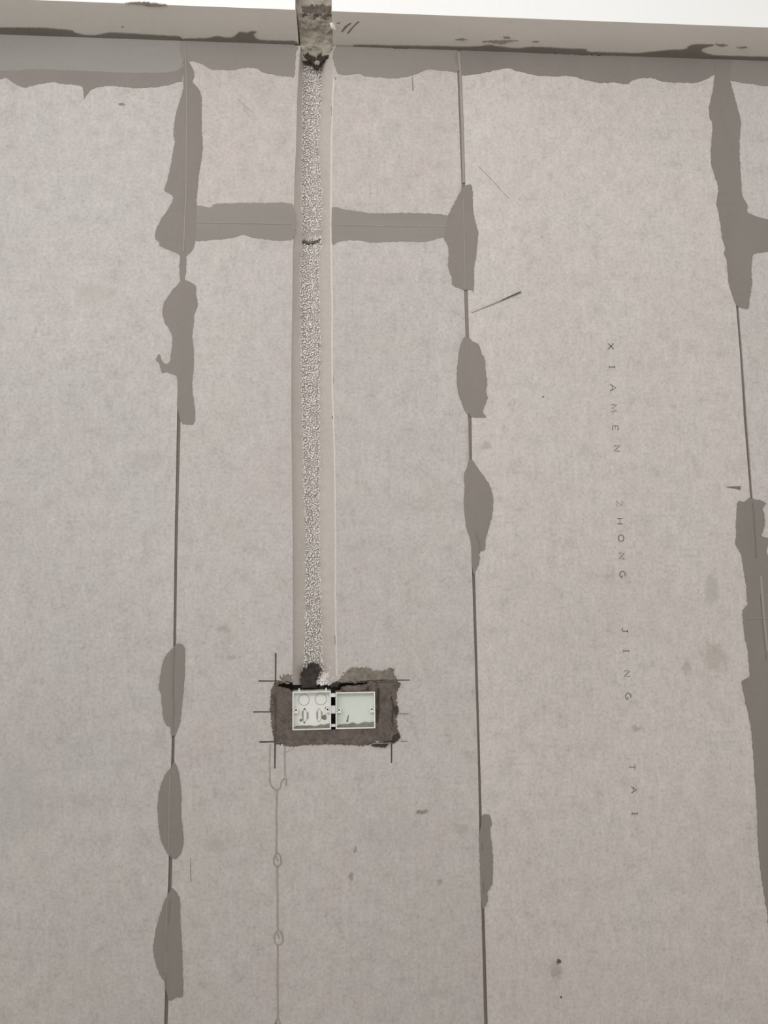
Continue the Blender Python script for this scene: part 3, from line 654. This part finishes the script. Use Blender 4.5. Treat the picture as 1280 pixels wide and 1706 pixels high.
    for i in range(N+1):
        u = i/N; x = x0+t+(x1-x0-2*t)*u
        h = (.004+.0035*noise.noise((u*6+gx*9, 1, 3))+(.004*u if plain else .003*max(0, u-.75)*4))*(1 if u > .06 else .4)
        h = max(.001, h)
        rows.append([bm.verts.new(p) for p in ((x, -.0015, z0+t), (x, -.001, z0+t+.0012), (x, yb-.002, z0+t+h*.8), (x, yb-.0006, z0+t+h), (x, yb, z0+t))])
    for p, q in zip(rows[:-1], rows[1:]):
        for j in range(4): bm.faces.new((p[j], p[j+1], q[j+1], q[j]))
    part('mortar_residue', bm, M_RESIDUE)
    return root, (x0, x1, z0, z1), inv, part
LEFT = junction_box(B1, False, 'white plastic junction box with round knockouts and two studs, under the chase', 0)
RIGHT = junction_box(B2, True, 'pale plastic junction box with plain back, beside the one with knockouts', 1)
# snap connectors between the boxes belong to the left one
lx1 = LEFT[1][1]; rx0 = RIGHT[1][0]; lz0, lz1 = LEFT[1][2], LEFT[1][3]
for (f0, f1, y0, y1) in ((.84, .93, -.002, .012), (.40, .60, .004, .014), (.06, .12, .001, .012)):
    bm = bmesh.new(); add_box(bm, lx1, rx0-.0006, y0, y1, lz0+(lz1-lz0)*f0, lz0+(lz1-lz0)*f1)
    bmesh.ops.bevel(bm, geom=bm.edges[:], offset=.0006, segments=1, affect='EDGES')
    LEFT[3]('connector_tab', bm, M_PLASTIC)

# ------------------------------------------------------------------ pencil setting-out lines, scratches
PEN = ((459.5, 1088, 459, 1160, 2.6), (459, 1160, 458.6, 1237, 2.2), (458.6, 1237, 458, 1280, 2.8), (431, 1134.5, 466, 1134.5, 2.2), (422, 1186, 452, 1186, 2.0), (432.5, 1236, 463, 1235.5, 2.4), (659, 1133.2, 683, 1133, 2.2), (652.5, 1238, 652.5, 1271, 2.4))
for a, b, c, d, w in PEN:
    ribbon('pencil_line', [(a, b), (c, d)], w, -.0024 if 1130 < b < 1200 and a == 459 else -.0007, .0002, M_PENCIL, wall, (1, .75), .2)
for a, b, c, d, w in ((665, 1189, 681, 1189.3, 1.8), (668, 1235, 679, 1235, 1.5), (620, 1238.5, 652, 1237.5, 1.4)):
    ribbon('pencil_line', [(a, b), (c, d)], w, -.0022 if a == 620 else -.0007, .0002, M_PENCIL_F, wall)
ribbon('scratch', [(786, 521), (815, 509.5), (835, 501), (868, 487)], 3.2, -.0008, .0002, M_PENCIL_F, wall, (.35, 1.3), .5, False, 'dark diagonal scratch')
ribbon('scratch', [(835, 501), (850, 494.5), (868, 486.5)], 2.4, -.0011, .0002, M_PENCIL, wall, (.4, .9), .4)
ribbon('scratch', [(1210, 811.3), (1222, 812), (1234, 813)], 5.6, -.0009, .0002, M_JOINT, wall, (.1, 1.1))
ribbon('scratch', [(797, 277), (820, 300), (848, 331)], 1.2, -.0005, .0002, M_PENCIL_F, wall, (.4, .5), .4)
ribbon('scratch', [(396, 165), (410, 178), (422, 188)], 2.0, -.0005, .0002, M_SEAM, wall, (.3, .3), .4)
ribbon('scratch', [(687, 128), (688.5, 151)], 2.4, -.0005, .0002, M_PENCIL_F, wall, (.5, 1.0), .4)
ribbon('scratch', [(317.5, 1430), (318, 1470)], 1.8, -.0005, .0002, M_PENCIL_F, wall, (.4, .9), .4)
for p in ((555.5, 632, 13), (557, 735, 12), (558.5, 847, 12), (558, 1066, 14), (554, 695, 4), (552, 425, 9), (558.5, 131, 3), (552.5, 185, 16)):
    ribbon('chip', [(p[0]-.4, p[1]-p[2]/2), (p[0]+.4, p[1]+p[2]/2)], 2.0, -.0006, .0004, M_PENCIL_F if p[2] > 5 else M_PENCIL, wall, (.5, .6))
# thin ridge on the chase's right lip, edge highlight painted in pale
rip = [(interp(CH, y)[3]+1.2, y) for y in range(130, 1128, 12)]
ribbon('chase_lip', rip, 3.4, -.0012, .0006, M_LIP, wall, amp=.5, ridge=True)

# dried drip of slurry below the boxes
bm = bmesh.new()
def drip(pts, w, h=.0016, closed=False): ribbon_bm(bm, resample(pts, 5, .35, 2) if not closed else [Vector(p) for p in pts], w, -h, .0004, (1, 1), True, closed)
drip([(450, 1240), (449.5, 1270), (450, 1298)], 3.0, .0007); drip([(475, 1243), (474.5, 1262), (475, 1294)], 2.8, .0012)
drip([(477, 1253), (489, 1247)], 1.6, .0008)
drip([(449, 1296), (450.5, 1306), (455, 1313), (462, 1317), (467, 1312), (469, 1302), (473, 1297), (477, 1297), (477, 1309)], 2.6)
drip([(462, 1317), (460.5, 1360), (461.5, 1380), (460.5, 1422)], 3.2); drip([(462, 1442), (462.5, 1500), (463, 1548)], 3.4); drip([(463, 1574), (462.5, 1640), (463.5, 1698)], 3.4)
for cx, cy, rx, ry in ((462.3, 1432, 6.2, 11), (464.3, 1561.5, 7.2, 12.5), (462.5, 1708, 4.6, 11)):
    drip([(cx+rx*math.cos(t*.3927)*(1-.25*math.sin(t*.3927)), cy-ry*math.sin(t*.3927)) for t in range(16)], 2.6, .0018, True)
    drip([(cx-2, cy-ry*.5), (cx+1.5, cy+ry*.2)], 3.0, .001)
link('slurry_drip', mesh_of(bm, 'slurry_drip'), M_DRIP, wall, 'thin dried drip with loops running down from the boxes')

# ------------------------------------------------------------------ printed lettering down the right panel
GL = {'X': [[(0, 0), (.9, 1)], [(0, 1), (.9, 0)]], 'I': [[(.3, 0), (.3, 1)], [(.1, 0), (.5, 0)], [(.1, 1), (.5, 1)]], 'A': [[(0, 0), (.5, 1), (1, 0)], [(.2, .38), (.8, .38)]],
      'M': [[(0, 0), (.08, 1), (.55, .1), (1.02, 1), (1.1, 0)]], 'E': [[(.75, 0), (.05, 0), (.05, 1), (.75, 1)], [(.05, .52), (.55, .52)]], 'N': [[(.05, 0), (.05, 1), (.9, 0), (.9, 1)]],
      'Z': [[(.05, 1), (.85, 1), (0, 0), (.9, 0)]], 'H': [[(.05, 0), (.05, 1)], [(.85, 0), (.85, 1)], [(.05, .5), (.85, .5)]], 'T': [[(.45, 0), (.45, 1)], [(0, 1), (.9, 1)]],
      'J': [[(.5, 1), (.5, .2), (.38, .02), (.15, .05), (.05, .2)], [(.3, 1), (.7, 1)]],
      'O': [[(.5+.5*math.cos(t*.5236), .5+.5*math.sin(t*.5236)) for t in range(13)]],
      'G': [[(.5+.5*math.cos(t*.5236), .5+.5*math.sin(t*.5236)) for t in range(2, 12)]+[(.96, .42), (.62, .42)]]}
THIN = {('Z', 0), ('H', 2), ('A', 1), ('T', 1), ('E', 1)}
for ch, px, py in (('X', 1018, 577), ('I', 1020, 611), ('A', 1021.5, 646), ('M', 1023.5, 680), ('E', 1025.5, 713), ('N', 1028, 747), ('Z', 1032, 839), ('H', 1033, 868), ('O', 1035, 896.5), ('N', 1036, 926), ('G', 1037.5, 957),
                   ('J', 1041, 1050), ('I', 1043.5, 1084), ('N', 1045, 1122), ('G', 1047, 1160), ('T', 1053.5, 1278), ('A', 1056.5, 1316), ('I', 1058, 1355)):
    bm = bmesh.new(); H = 9.2; Wd = 11.0
    gw = max(p[0] for s in GL[ch] for p in s)
    for k, st in enumerate(GL[ch]):
        pts = [(px-.5*H+v*H, py+(u-gw/2)*Wd) for u, v in st]
        # letters read downwards: letter-up points right, letter-right points down
        ribbon_bm(bm, pts, .9 if (ch, k) in THIN or (ch == 'I' and k) else 1.7, -.00035, .0002)
    link('printed_letter', mesh_of(bm, 'printed_letter'), M_INK, right_panel)
